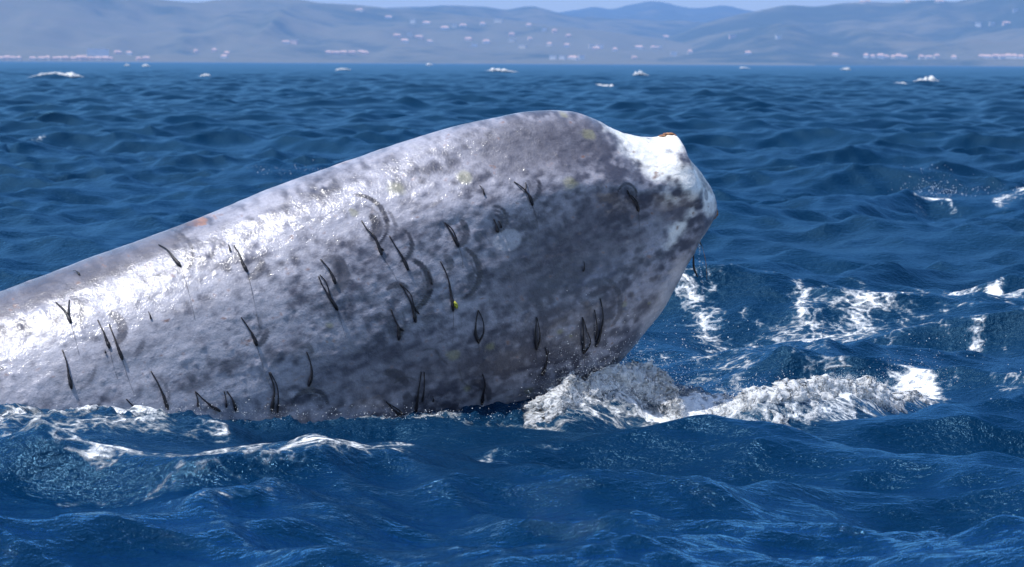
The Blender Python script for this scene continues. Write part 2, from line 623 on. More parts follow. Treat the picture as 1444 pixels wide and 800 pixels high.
# lace of old foam drifting beyond the splash
pl = np.stack([xm * 1.1, ym * 0.55, 0 * xm], 1)
g1, g2 = ground(1200, 455), ground(1000, 500)
zone = np.maximum(np.exp(-((xm - g1[0]) / 2.0) ** 2 - ((ym - g1[1]) / 3.5) ** 2),
                  np.exp(-((xm - g2[0]) / 0.9) ** 2 - ((ym - g2[1]) / 1.8) ** 2))
zone = zone * 1.25
lace = np.clip(1 - np.abs(fbm(pl * 2.2, 3) - 0.5) * 14, 0, 1)
acc = np.maximum(acc, zone * (0.12 + 0.42 * lace))
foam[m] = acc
seaV = np.stack([X, Y, Z], 1)
seaF = grid_faces(len(rad), len(theta))
me = mesh_np('sea', seaV, seaF)
attr(me, 'foam', foam)  # carries real foam and the painted glare and sparkle
attr(me, 'shine', 1.0 / (1.0 + 9.0 * np.sqrt(lost)))      # unresolved wavelets turn their faces to the light less often
attr(me, 'rough', np.clip(np.sqrt(0.0012 + 1.35 * np.sqrt(lost)) + 0.04 * slick, 0.04, 0.62))
attr(me, 'fine', np.clip(1.0 - 0.75 * smooth(25, 160, rgr), 0.2, 1.0) * (1 + 0.6 * churn + 0.25 * slick))
sea = obj('sea', me, M_SEA, kind='structure')


def sea_z(x, y):
    _, _, z, _ = sea_at(np.array([x]), np.array([y]))
    return float(z[0])


# ------------------------------------------------------------------ hills
def elev_point(px, py, dist):
    d = ray(px, py)
    t = dist / math.hypot(d[0], d[1])
    return np.array([d[0] * t, d[1] * t, CAM_H + d[2] * t])


def hill(name, pts, d_shore, d_ridge, d_back, seed, dry, nx=420, ny=70):
    pts = np.array(pts, float)
    pxs = np.linspace(pts[0, 0], pts[-1, 0], nx)
    c = catmull(pts, 1200)
    pys = np.interp(pxs, c[:, 0], c[:, 1])
    az = np.array([math.atan2(*ray(p, 90)[:2]) for p in pxs])
    crest = np.array([elev_point(p, q, d_ridge)[2] for p, q in zip(pxs, pys)])
    t = np.concatenate([np.linspace(0, 1, ny), 1 + np.linspace(0, 1, 16)[1:]])
    AZ, TT = np.meshgrid(az, t)
    D = np.where(TT <= 1, d_shore + (d_ridge - d_shore) * TT, d_ridge + (d_back - d_ridge) * (TT - 1))
    x, y = D * np.sin(AZ), D * np.cos(AZ)
    p = np.stack([x.ravel(), y.ravel(), np.full(x.size, seed * 9.7)], 1)
    n = (fbm(p / np.array([900, 900, 1]), 5) - 0.5).reshape(x.shape)
    spur = (np.abs(fbm(p / np.array([520, 1500, 1]) + 5, 4) - 0.5) * 2).reshape(x.shape)
    f = np.where(TT <= 1, 0.06 * smooth(0, 0.05, TT) + 0.94 * smooth(0.02, 1.02, TT)**1.15, 1 - 0.75 * smooth(0, 1, TT - 1))
    env = np.sin(np.pi * np.clip(TT, 0, 1)) * (TT <= 1)
    z = crest[None, :] * np.clip(f + env * (0.75 * n - 0.55 * (spur - 0.35)), 0, None)
    z = z + (n * 26) * smooth(0.85, 1.0, TT) * smooth(0, 0.2, 2 - TT) - 3.0 * (TT < 0.001)
    V = np.stack([x.ravel(), y.ravel(), z.ravel()], 1)
    me = mesh_np(name, V, grid_faces(len(t), nx))
    dn = dry * (0.4 + 0.9 * smooth(0.42, 0.62, fbm(p / np.array([1500, 1500, 1]) + 40, 3)))
    attr(me, 'dry', dn)
    o = obj(name, me, M_HILL, kind='structure')
    return o, V, me


hl = []
hl.append(hill('hills', [(-900, -30), (-400, -40), (-150, -26), (0, -18), (150, -12), (215, -1), (250, 3), (285, 4), (306, 1), (340, -3), (400, -2), (440, 3), (481, 5), (540, 11), (600, 15), (700, 25), (780, 35), (860, 46), (960, 60), (1060, 74), (1150, 82)], 8600, 11500, 13000, 1, 1.0))
hl.append(hill('hills', [(420, 30), (500, 16), (545, 11), (600, 9), (630, 7), (660, 10), (720, 14), (745, 13), (770, 17), (800, 23), (850, 26), (950, 32), (1050, 40), (1130, 50), (1250, 60)], 10500, 13800, 15500, 2, 0.25))
hl.append(hill('hills', [(640, 24), (740, 21), (790, 19), (815, 15), (840, 11), (860, 14), (890, 9), (918, 6), (945, 9), (962, 12), (985, 12), (1020, 9), (1055, 17), (1100, 22), (1200, 30)], 13500, 18500, 20500, 3, 0.1))
hl.append(hill('hills', [(880, 70), (960, 48), (1000, 32), (1040, 21), (1060, 17), (1080, 13), (1105, 8), (1150, 9), (1190, 4), (1220, 3), (1260, 4), (1290, 1), (1320, 1), (1345, 4), (1362, 0), (1444, -9), (1650, -24), (1900, -30), (2300, -20)], 8900, 12000, 14000, 4, 0.3))

allV, allF, off = [], [], 0
for o, V, me_ in hl:
    n = len(me_.polygons)
    F = np.empty(n * 4, np.int32)
    me_.polygons.foreach_get('vertices', F)
    allV.append(V)
    allF.append(F.reshape(-1, 4) + off)
    off += len(V)
hillBVH = BVHTree.FromPolygons([tuple(v) for v in np.concatenate(allV)], [tuple(int(i) for i in f) for f in np.concatenate(allF)])


def house(px, py, wpx, hpx, wall, label, group, flat=False):
    d = ray(px, py)
    hit = hillBVH.ray_cast(Vector((0, 0, CAM_H)), Vector(d), 40000)[0]
    if hit is None:
        hit = Vector(elev_point(px, py, 9000))
    dist = hit.y
    w, hh = 1.0 * wpx * dist / FPX, 1.05 * hpx * dist / FPX
    dep = min(max(w * 0.5, 9), 22)
    root = obj('house', None, label=label, cat='house', group=group)
    root.location = hit
    root.rotation_euler = (0, 0, -math.atan2(hit.x, hit.y) + random.uniform(-0.5, 0.5))
    eave = hh if flat else hh * 0.55
    bm = bmesh.new()
    bmesh.ops.create_cube(bm, size=1)
    for v in bm.verts:
        v.co = Vector((v.co.x * w, v.co.y * dep, -14 if v.co.z < 0 else eave))
    me = bpy.data.meshes.new('wall')
    bm.to_mesh(me)
    bm.free()
    obj('wall', me, M_WALLS[wall], root)
    bm = bmesh.new()
    o_ = 0.8
    if flat:
        q = [bm.verts.new((sx * (w / 2 + o_), sy * (dep / 2 + o_), z)) for z in (eave + 0.01, eave + 1.2) for sx, sy in ((-1, -1), (1, -1), (1, 1), (-1, 1))]
        fs = ((0, 1, 2, 3), (7, 6, 5, 4), (0, 4, 5, 1), (1, 5, 6, 2), (2, 6, 7, 3), (3, 7, 4, 0))
    else:
        q = [bm.verts.new((sx * (w / 2 + o_), sy * (dep / 2 + o_), eave + 0.01)) for sx, sy in ((-1, -1), (1, -1), (1, 1), (-1, 1))]
        rl = max(w / 2 - dep * 0.35, w * 0.15)
        q += [bm.verts.new((-rl, 0, hh)), bm.verts.new((rl, 0, hh))]
        fs = ((0, 1, 2, 3), (0, 4, 5, 1), (1, 5, 2), (2, 5, 4, 3), (3, 4, 0))
    for f in fs:
        bm.faces.new([q[i] for i in f])
    bmesh.ops.recalc_face_normals(bm, faces=bm.faces)
    me = bpy.data.meshes.new('roof')
    bm.to_mesh(me)
    bm.free()
    obj('roof', me, M_WALLS[0] if flat else M_ROOF, root)


WCOL = ('white', 'pink', 'cream')


def hs(px, py, w, h, key, flat=False):
    wl = {'shoreL': hrs.choice((1, 1, 2)), 'block': 0, 'slope': hrs.choice((0, 0, 1, 2)), 'shoreR': hrs.choice((0, 0, 2)), 'top': 2, 'white': 0}[key]
    c = WCOL[wl] + (' flat roofed' if flat else ' tiled')
    hillname = 'the brown hill' if px < 640 else 'the wooded middle slope' if px < 1000 else 'the blue wooded hill'
    band = 'just above the shore on ' if py > 68 else 'halfway up ' if py > 45 else 'high on '
    lb, gp = {
        'shoreL': (f'low {c} house in the seafront row under the brown hill', 'houses along the shore below the brown hill'),
        'block': ('broad white block rising above the pink seafront houses', None),
        'slope': (f"{'wide' if w > 9 else 'small'} {c} house {band}{hillname}", 'houses scattered on the hillsides'),
        'shoreR': (f'{c} house in the shore village under the blue wooded hill', 'houses in the village below the blue hill'),
        'top': ('pale house on the crest of the blue wooded ridge', 'houses on the ridge top'),
        'white': (f'bright {c} house at the water edge of the middle shore', 'white houses at the water edge')}[key]
    house(px, py, w, h, wl, lb, gp, flat)


hrs = random.Random(3)
for x in list(range(2, 34, 8)) + list(range(48, 160, 9)) + [195, 204]:
    hs(x + hrs.uniform(-2, 2), 84.5, hrs.uniform(6, 11), hrs.uniform(4, 6), 'shoreL')
hs(138, 79, 30, 9, 'block', True)
for x, y, w in [(166, 76, 10), (182, 77, 8), (276, 74, 5), (302, 73, 7), (320, 77, 8), (316, 82, 9)]:
    hs(x, y, w, 4.5, 'slope')
for x in (463, 473, 484, 497, 508, 515):
    hs(x + hrs.uniform(-2, 2), 76 + hrs.uniform(-1, 1), hrs.uniform(8, 12), 4, 'shoreL')
sl_pts = [(548, 26), (506, 16), (583, 33), (602, 34), (560, 52), (578, 51), (590, 54), (606, 60), (628, 42), (641, 39), (652, 38), (681, 36), (702, 32), (745, 38), (767, 44), (782, 46), (722, 51), (721, 59), (747, 57), (660, 57), (668, 66), (802, 52), (775, 65), (800, 66), (738, 68), (834, 68), (845, 69), (867, 72), (895, 83), (901, 69), (923, 69), (928, 69), (950, 79), (939, 54), (1032, 54), (1097, 55), (1054, 77), (972, 76), (414, 62), (402, 61), (1432, 17), (1420, 34), (1400, 36), (1380, 38), (840, 70), (686, 61), (1178, 79), (571, 60)]
for x, y in sl_pts:
    hs(x + hrs.uniform(-1, 1), y, hrs.uniform(6, 12), hrs.uniform(3.5, 5.5), 'slope', hrs.random() < 0.25)
for x, w in [(780, 9), (793, 8), (808, 14), (820, 8)]:
    hs(x, 84, w, 5, 'white', hrs.random() < 0.5)
for x in [1222, 1232, 1241, 1250, 1259, 1268, 1276, 1300, 1310, 1322, 1344, 1385, 1394, 1403, 1412, 1421, 1430, 1440]:
    hs(x + hrs.uniform(-1.5, 1.5), 82.5 + hrs.uniform(-1, 1), hrs.uniform(7, 11), hrs.uniform(4.5, 7), 'shoreR')
for x, y in [(1216, 5), (1224, 4), (1327, 4), (1322, 4), (1280, 4)]:
    hs(x, y, 8, 4, 'top')

# ------------------------------------------------------------------ whale
YAW = R(13)
E1 = np.array([math.cos(YAW), math.sin(YAW), 0.0])
E2 = np.array([0, 0, 1.0])
NV = np.array([math.sin(YAW), -math.cos(YAW), 0.0])     # towards the camera
g = ground(450, 583)
P0 = g + np.array([0, 0.58, 0])
CAMP = np.array([0, 0, CAM_H])


def plane(px, py):
    d = ray(px, py)
    t = ((P0 - CAMP) @ NV) / (d @ NV)
    q = CAMP + d * t - P0
    return np.array([q @ E1, q @ E2])


ST = [  # top px, bottom px, half width
    (-1300, 830, -1180, 1260, .90), (-900, 745, -770, 1180, .90), (-600, 640, -450, 1090, .88), (-300, 528, -140, 985, .86),
    (0, 412, 160, 865, .83), (100, 374, 258, 822, .81), (200, 338, 355, 780, .79), (300, 300, 450, 738, .76),
    (400, 259, 545, 695, .72), (480, 231, 622, 658, .69), (560, 203, 698, 622, .65), (640, 179, 768, 590, .60),
    (700, 165, 818, 560, .55), (750, 157, 858, 524, .50), (790, 155.5, 887, 493, .44), (815, 159, 907, 469, .41),
    (840, 169.5, 927, 445, .38), (870, 184, 945, 414, .33), (905, 193.5, 961, 386, .31), (925, 194, 969, 371, .30),
    (940, 190, 975, 360, .285), (950, 190, 979, 352, .27), (957, 208, 984, 341, .25), (968, 222, 989, 333, .22),
    (985, 241, 996, 323, .17), (1000, 262, 1003, 313, .11), (1007, 278, 1008, 306, .06), (1010, 291, 1010, 295, .004)]
rows = []
for tx, ty, bx, by, w in ST:
    rows.append(np.concatenate([plane(tx, ty), plane(bx, by), [w]]))
rows = np.array(rows)
NU = 740
s_all = catmull(rows, np.concatenate([np.linspace(0, 0.30, 60, endpoint=False), np.linspace(0.30, 1, NU - 60)]))
phn = np.linspace(0, np.pi, 370)
phf = np.linspace(np.pi, 2 * np.pi, 72)[1:-1]
phi = np.concatenate([phn, phf])
NP_ = len(phi)
Tt, Bb, Ww = s_all[:, 0:2], s_all[:, 2:4], s_all[:, 4]
C2, A2 = (Tt + Bb) / 2, (Tt - Bb) / 2
cph, sph = np.cos(phi), np.sin(phi)
ab = C2[:, None, :] + A2[:, None, :] * cph[None, :, None]
prof = np.sign(sph) * np.abs(sph) ** np.where(cph > 0, 1.02, 1.0)
nd = Ww[:, None] * prof[None, :]
near = np.clip(sph, 0, 1)[None, :]


def ab_at(px, py, bulge=0.0):
    """side-plane coordinates of the skin point behind a pixel, bulge m in front of the plane"""
    d = ray(px, py)
    t = ((P0 + NV * bulge - CAMP) @ NV) / (d @ NV)
    q = CAMP + d * t - P0
    return np.array([q @ E1, q @ E2])


def lump(px, py, sx, sy, rot, amp, bulge=0.35):
    c = ab_at(px, py, bulge)
    k = 18.3 / FPX
    da, db = ab[..., 0] - c[0], ab[..., 1] - c[1]
    cr, sr = math.cos(rot), math.sin(rot)
    u, v = (da * cr + db * sr) / (sx * k), (-da * sr + db * cr) / (sy * k)
    return amp * np.exp(-(u * u + v * v)) * np.abs(sph)[None, :] ** 0.5


bump_y = (lump(700, 275, 190, 34, R(8), 0.045) + lump(850, 262, 60, 24, R(-8), 0.05)
          + lump(700, 215, 130, 24, R(6), -0.030) + lump(850, 350, 120, 50, R(20), -0.055)
          + lump(930, 262, 40, 40, 0, 0.055, .2) + lump(965, 265, 26, 18, R(-40), 0.04, .15) + lump(925, 300, 30, 26, 0, -0.03, .2)
          + lump(955, 232, 22, 12, R(-35), 0.035, .2) + lump(890, 215, 26, 14, R(-30), -0.02, .2) + lump(985, 300, 14, 30, R(10), 0.02, .1)
          + lump(250, 420, 300, 60, R(21), 0.04, .5) + lump(450, 330, 200, 30, R(21), -0.02, .5))
nd = nd + np.sign(sph)[None, :] * bump_y
P3 = (P0[None, None] + ab[..., 0:1] * E1 + ab[..., 1:2] * E2 + nd[..., None] * NV).reshape(-1, 3)


def grid_normals(P):
    G = P.reshape(NU, NP_, 3)
    du = np.gradient(G, axis=0)
    dv = np.roll(G, -1, 1) - np.roll(G, 1, 1)
    n = np.cross(du, dv)
    n /= np.linalg.norm(n, axis=2, keepdims=True) + 1e-9
    return n.reshape(-1, 3)


N3 = grid_normals(P3)
mid = P3.reshape(NU, NP_, 3).mean(1, keepdims=True)
if ((P3.reshape(NU, NP_, 3) - mid).reshape(-1, 3) * N3).sum(1).mean() < 0:
    N3 = -N3
ABf = ab.reshape(-1, 2)
AX = R(20)
ua = ABf[:, 0] * math.cos(AX) + ABf[:, 1] * math.sin(AX)
va = -ABf[:, 0] * math.sin(AX) + ABf[:, 1] * math.cos(AX)
sp3 = np.stack([ua, va, (nd.ravel() > 0) * 3.0], 1)
disp = (fbm(sp3 * np.array([4.0, 9.0, 1]), 4) - 0.5) * 0.016 + (fbm(sp3 * np.array([16, 24, 1]), 3) - 0.5) * 0.005
# pimples and pits on the skin
KM = 18.3 / FPX
pim_px = np.stack([rng.uniform(-40, 960, 420), rng.uniform(200, 590, 420)], 1)
nearv = (nd.ravel() > 0.02)
idx_near = np.where(nearv)[0]
for (qx, qy) in pim_px:
    c = ab_at(qx, qy, 0.42)
    rr = rng.uniform(2.0, 4.5) * KM
    k = idx_near[(np.abs(ABf[idx_near, 0] - c[0]) < rr * 2.5) & (np.abs(ABf[idx_near, 1] - c[1]) < rr * 2.5)]
    if len(k):
        d2 = ((ABf[k] - c) ** 2).sum(1) / rr**2
        disp[k] += rng.choice([1, 1, 1, -0.7]) * 0.0055 * np.exp(-d2)
P3 = P3 + N3 * (disp * np.clip(np.repeat(Ww, NP_) / 0.1, 0, 1))[:, None]

whaleF = grid_faces(NU, NP_, wrap=True)
# winding check
a, b_, c_ = P3[whaleF[5000, 0]], P3[whaleF[5000, 1]], P3[whaleF[5000, 2]]
if np.cross(b_ - a, c_ - a) @ N3[whaleF[5000, 0]] < 0:
    whaleF = whaleF[:, ::-1]
tri = np.concatenate([whaleF[:, [0, 1, 2]], whaleF[:, [0, 2, 3]]])
whaleBVH = BVHTree.FromPolygons(P3.tolist(), whaleF.tolist())


def skin_hit(px, py):
    d = ray(px, py)
    h = whaleBVH.ray_cast(Vector(CAMP), Vector(d), 60)
    return h[0], h[1]


def skin_ab(px, py):
    h, n = skin_hit(px, py)
    if h is None:
        return ab_at(px, py, 0.3)
    q = np.array(h) - P0
    return np.array([q @ E1, q @ E2])


# --- colour of the skin
big = fbm(sp3 * np.array([1.1, 2.2, 1]) + 3, 4)
medn = fbm(sp3 * np.array([5, 10, 1]) + 9, 4)
fin = fbm(sp3 * np.array([24, 30, 1]) + 1, 3)
streak = fbm(sp3 * np.array([3, 26, 1]) + 30, 3)
tone = 0.32 * big + 0.22 * medn + 0.32 * fin + 0.14 * streak
tone = smooth(0.39, 0.62, tone)
dark, light = np.array([0.062, 0.062, 0.088]), np.array([0.345, 0.338, 0.395])
colr = dark + (light - dark) * tone[:, None]


def blend(c, mask, amount=1.0):
    global colr
    mk = np.clip(mask * amount, 0, 1)[:, None]
    colr = colr * (1 - mk) + np.array(c) * mk


def spot(px, py, sx, sy, rot=0.0):
    c = skin_ab(px, py)
    da, db = ABf[:, 0] - c[0], ABf[:, 1] - c[1]
    cr, sr = math.cos(rot), math.sin(rot)
    u, v = (da * cr + db * sr) / (sx * KM), (-da * sr + db * cr) / (sy * KM)
    return np.exp(-(u * u + v * v)) * nearv


nz = (medn - 0.5)
blend((0.385, 0.38, 0.43), smooth(0.3, 0.8, spot(180, 490, 330, 80, R(20)) + nz * 0.9 + (fin - 0.5) * 0.8), 0.5)
blend((0.062, 0.060, 0.086), smooth(0.2, 0.8, spot(800, 360, 140, 55, R(22)) + nz * 0.8), 0.65)  # shade of the turned-under lower flank, put into the skin colour
blend((0.074, 0.071, 0.098), smooth(0.2, 0.8, spot(540, 520, 140, 50, R(5)) + nz * 0.8), 0.5)  # shaded flank above the waterline, also darkened by colour
blend((0.075, 0.068, 0.085), smooth(0.25, 0.7, np.maximum(spot(120, 382, 190, 24, R(21)), 0.8 * spot(-60, 450, 150, 34, R(21))) + nz), 0.75)
blend((0.088, 0.084, 0.108), smooth(0.25, 0.75, spot(770, 205, 130, 42, R(6)) + nz * 0.8), 0.75)
blend((0.46, 0.44, 0.48), smooth(0.25, 0.8, spot(935, 425, 22, 90, R(-28)) + nz * 0.6), 0.75)
# pale scarred stump
wm = np.maximum.reduce([spot(925, 225, 60, 26, R(-30)), spot(975, 255, 34, 26, R(-45)), spot(880, 190, 40, 12, R(-24)),
                        spot(945, 200, 26, 16, 0), spot(1000, 285, 16, 28, R(20)), 0.55 * spot(960, 320, 14, 55, R(-32)), spot(945, 280, 24, 12, R(-20)) * 0.5])
farmask = (~nearv) & (ABf[:, 0] > plane(880, 200)[0])
stumpw = smooth(0.22, 0.72, np.maximum(wm, 0.7 * farmask) + (medn - 0.5) * 0.55 + (fin - 0.5) * 0.6 + (streak - 0.5) * 0.2)
blend((0.80, 0.79, 0.77), stumpw, 0.95)
blend((0.82, 0.74, 0.60), smooth(0.4, 0.8, spot(945, 198, 16, 10)), 0.9)
blend((0.07, 0.07, 0.10), smooth(0.35, 0.7, spot(996, 275, 6, 10)), 0.9)
blend((0.12, 0.12, 0.16), smooth(0.35, 0.8, spot(955, 300, 22, 16) + nz), 0.55)
# rectangular pale patch, bruise on the keel, yellowish algae
blend((0.44, 0.43, 0.47), smooth(0.45, 0.62, spot(718, 338, 26, 17, R(14)) + nz * 0.5), 0.8)
blend((0.30, 0.13, 0.06), smooth(0.35, 0.7, spot(286, 312, 14, 5, R(18)) + (fin - 0.5) * 1.5), 0.85)
blend((0.10, 0.05, 0.04), smooth(0.35, 0.7, spot(268, 318, 12, 3.5, R(18)) + (fin - 0.5) * 1.5), 0.7)
for (x, y, s) in [(600, 175, 10), (795, 162, 8), (805, 258, 14), (655, 250, 14), (790, 468, 6), (805, 474, 4), (745, 552, 9), (640, 500, 12), (560, 265, 16), (880, 430, 6), (915, 428, 4), (660, 548, 8), (465, 460, 8), (830, 190, 14), (690, 490, 10), (500, 300, 9)]:
    blend((0.26, 0.25, 0.10), smooth(0.35, 0.9, spot(x, y, s, s * 0.8) + (fin - 0.5) * 0.9), 0.45)

# --- arcs wiped into the skin by the swinging parasites
wet = np.zeros(len(P3), np.float32)
ARCS = [  # cx, cy, radius, width, angle from, to (clockwise from right), strength
    (508, 314, 37, 4, -95, 55, .75), (513, 320, 18, 8, -60, 70, .6), (520, 320, 37, 3, -40, 30, .4), (512, 318, 27, 2, -80, 40, .3),
    (556, 345, 25, 4, -55, 75, .6), (455, 386, 30, 10, -50, 70, .5), (462, 378, 13, 8, -120, 70, .35),
    (570, 402, 37, 6, -70, 70, .65), (570, 402, 29, 3, -40, 60, .3), (562, 424, 22, 5, -140, -50, .55), (540, 455, 32, 3, -30, 50, .35),
    (640, 385, 38, 5, -65, 75, .65), (640, 385, 30, 2, -45, 55, .3), (622, 374, 13, 7, -75, 40, .45),
    (636, 327, 22, 6, -50, 80, .55), (636, 327, 13, 3, -60, 40, .3), (740, 263, 22, 4, -25, 65, .6), (735, 262, 12, 3, -40, 40, .35),
    (697, 310, 19, 3, -95, 65, .55), (697, 310, 13, 2, -90, 65, .45), (697, 312, 9, 2, -90, 50, .4),
    (884, 275, 16, 2.2, -185, 40, .7), (545, 558, 33, 8, -100, -20, .5), (553, 570, 24, 9, -40, 40, .4), (437, 577, 27, 4, -170, -10, .55), (437, 577, 20, 2, -160, -20, .3),
    (92, 440, 22, 6, -70, 60, .4), (82, 440, 38, 2, -130, -20, .3), (150, 464, 22, 8, -80, 60, .5), (165, 472, 36, 5, 10, 55, .4), (95, 512, 38, 3, 5, 70, .35),
    (240, 356, 30, 3, -95, 55, .5), (240, 356, 22, 2, -80, 40, .3), (345, 366, 24, 7, 0, 90, .45), (345, 460, 32, 5, 5, 60, .5), (345, 460, 22, 3, -50, 50, .3),
    (664, 566, 28, 7, -100, 5, .5), (840, 432, 42, 5, -75, 45, .45), (840, 432, 32, 3, -60, 30, .25), (205, 560, 32, 3, -60, 20, .3), (430, 500, 12, 4, -130, 0, .35), (820, 436, 11, 6, -110, 20, .35)]
for (cx, cyp, r, wd, a0, a1, st) in ARCS:
    c = skin_ab(cx, cyp)
    da, db = (ABf[:, 0] - c[0]) / KM, -(ABf[:, 1] - c[1]) / KM
    k = idx_near[(np.abs(da[idx_near]) < r + wd * 3) & (np.abs(db[idx_near]) < r + wd * 3)]
    if not len(k):
        continue
    rad_, an = np.hypot(da[k], db[k]), np.degrees(np.arctan2(db[k], da[k]))
    amid, ahw = (a0 + a1) / 2, (a1 - a0) / 2
    dan = np.abs((an - amid + 180) % 360 - 180)
    wloc = wd * (0.35 + 0.65 * np.clip(1 - dan / ahw, 0, 1) ** 0.5)
    mk = smooth(1.1, 0.75, np.abs(rad_ - r) / np.maximum(wloc, 0.5)) * smooth(ahw + 6, ahw - 8, dan)
    # inner side of the wiped sector is faintly cleaned as well
    mk2 = 0.22 * smooth(r, r * 0.75, rad_) * smooth(ahw + 4, ahw - 15, dan) * smooth(r * 0.3, r * 0.6, rad_)
    full = np.zeros(len(P3), np.float32)
    full[k] = np.clip(mk * (0.95 + 0.5 * (streak[k] - .5) + 0.8 * (fin[k] - 0.5)) + mk2, 0, 1) * min(1.0, st * 1.6)
    blend((0.034, 0.032, 0.045), full)
    wet = np.maximum(wet, full)
# thin curly scratches
for pts in [[(597, 494), (612, 492), (622, 506), (632, 514)], [(648, 522), (652, 538), (660, 545)], [(555, 540), (575, 532), (585, 536)]]:
    Q = catmull(np.array([skin_ab(*p) for p in pts]), 14)
    k = idx_near[(np.abs(ABf[idx_near, 0] - Q[:, 0].mean()) < 0.2) & (np.abs(ABf[idx_near, 1] - Q[:, 1].mean()) < 0.2)]
    dd, _, _ = seg_dist(ABf[k, 0], ABf[k, 1], Q)
    full = np.zeros(len(P3), np.float32)
    full[k] = np.exp(-(dd / 0.006) ** 2)
    blend((0.05, 0.05, 0.06), full, 0.8)

me = mesh_np('whale', P3, whaleF)
attr(me, 'col', colr)
attr(me, 'wet', wet)
whale = obj('whale', me, M_SKIN, label='grey mottled whale tail stock without flukes rising out of the sea', cat='whale')


def rough_lump(name, centre, axes, size, mat, parent, seed, sub=3, amp=0.35, **kw):
    bm = bmesh.new()
    bmesh.ops.create_icosphere(bm, subdivisions=sub, radius=1)
    V = np.array([v.co[:] for v in bm.verts])
    n = fbm(V * 2.3 + seed * 3.1, 3)
    V = V * (1 + amp * 2 * (n - 0.5))[:, None]
    V = V * np.array(size)
    A = np.array(axes)
    V = np.array(centre) + V @ A
    for v, q in zip(bm.verts, V):
        v.co = q
    me = bpy.data.meshes.new(name)
    bm.to_mesh(me)
    bm.free()
    me.polygons.foreach_set('use_smooth', np.ones(len(me.polygons), bool))
    return obj(name, me, mat, parent, **kw)


def plane3(px, py, bulge=0.0):
    a_, b2 = ab_at(px, py, bulge)
    return P0 + a_ * E1 + b2 * E2 + NV * bulge


def axes2(deg):
    u = E1 * math.cos(R(deg)) + E2 * math.sin(R(deg))
    v = -E1 * math.sin(R(deg)) + E2 * math.cos(R(deg))
    return [u, v, NV]


for i, (x, y, sx, sy, rot, bl) in enumerate([(943, 189.5, 8, 2.6, 0, 0), (950, 192, 3.5, 3, -30, 0.01), (934, 191.5, 5, 1.6, 8, 0.0),
                                             (1009, 300, 3.5, 6, 10, 0.0), (1001, 309, 4, 7.5, -35, 0.01), (992, 317, 4, 5, -45, 0.03), (1006, 305, 4, 4, 0, 0.03)]):
    rough_lump('crust', plane3(x, y, bl), axes2(rot), (sx * KM, sy * KM, 0.05 if i < 3 else 0.03), M_CRUST, whale, i, label='brown raw crust on the pale stump' if i < 3 else 'brown crust at the stump end')

# ------------------------------------------------------------------ parasites
def tube(name, pts, radii, mat, parent, sides=7, nseg=None):
    pts = np.array(pts, float)
    n = nseg or 26
    Q = catmull(np.concatenate([pts, np.array(radii)[:, None]], 1)[:, [0, 2, 1, 3]], n)[:, [0, 2, 1, 3]]
    C, rd = Q[:, :3], np.maximum(Q[:, 3], 0.0004)
    Tn = np.gradient(C, axis=0)
    Tn /= np.linalg.norm(Tn, axis=1, keepdims=True) + 1e-9
    up = np.array([0.3, -0.9, 0.1])
    U = np.cross(Tn, up)
    U /= np.linalg.norm(U, axis=1, keepdims=True) + 1e-9
    Vv = np.cross(Tn, U)
    an = np.linspace(0, 2 * np.pi, sides, endpoint=False)
    wob = 1 + 0.25 * (rng.random((n, 1)) - 0.5)
    V = C[:, None] + (rd[:, None] * wob)[..., None] * (np.cos(an)[None, :, None] * U[:, None] + np.sin(an)[None, :, None] * Vv[:, None])
    V = V.reshape(-1, 3)
    F = grid_faces(n, sides, wrap=True)
    F = np.concatenate([F[:, [0, 1, 2]], F[:, [0, 2, 3]]])
    c0, c1 = len(V), len(V) + 1
    V = np.concatenate([V, C[:1], C[-1:]])
    cap = [[c0, (i + 1) % sides, i] for i in range(sides)] + [[c1, (n - 1) * sides + i, (n - 1) * sides + (i + 1) % sides] for i in range(sides)]
    F = np.concatenate([F, np.array(cap)])
    me = mesh_np(name, V - (np.array(parent.location) if parent else 0), F)
    return obj(name, me, mat, parent)


def on_skin(px, py, lift):
    h, n = skin_hit(px, py)
    if h is None:
        return plane3(px, py, 0.12)
    return np.array(h) + np.array(n) * lift


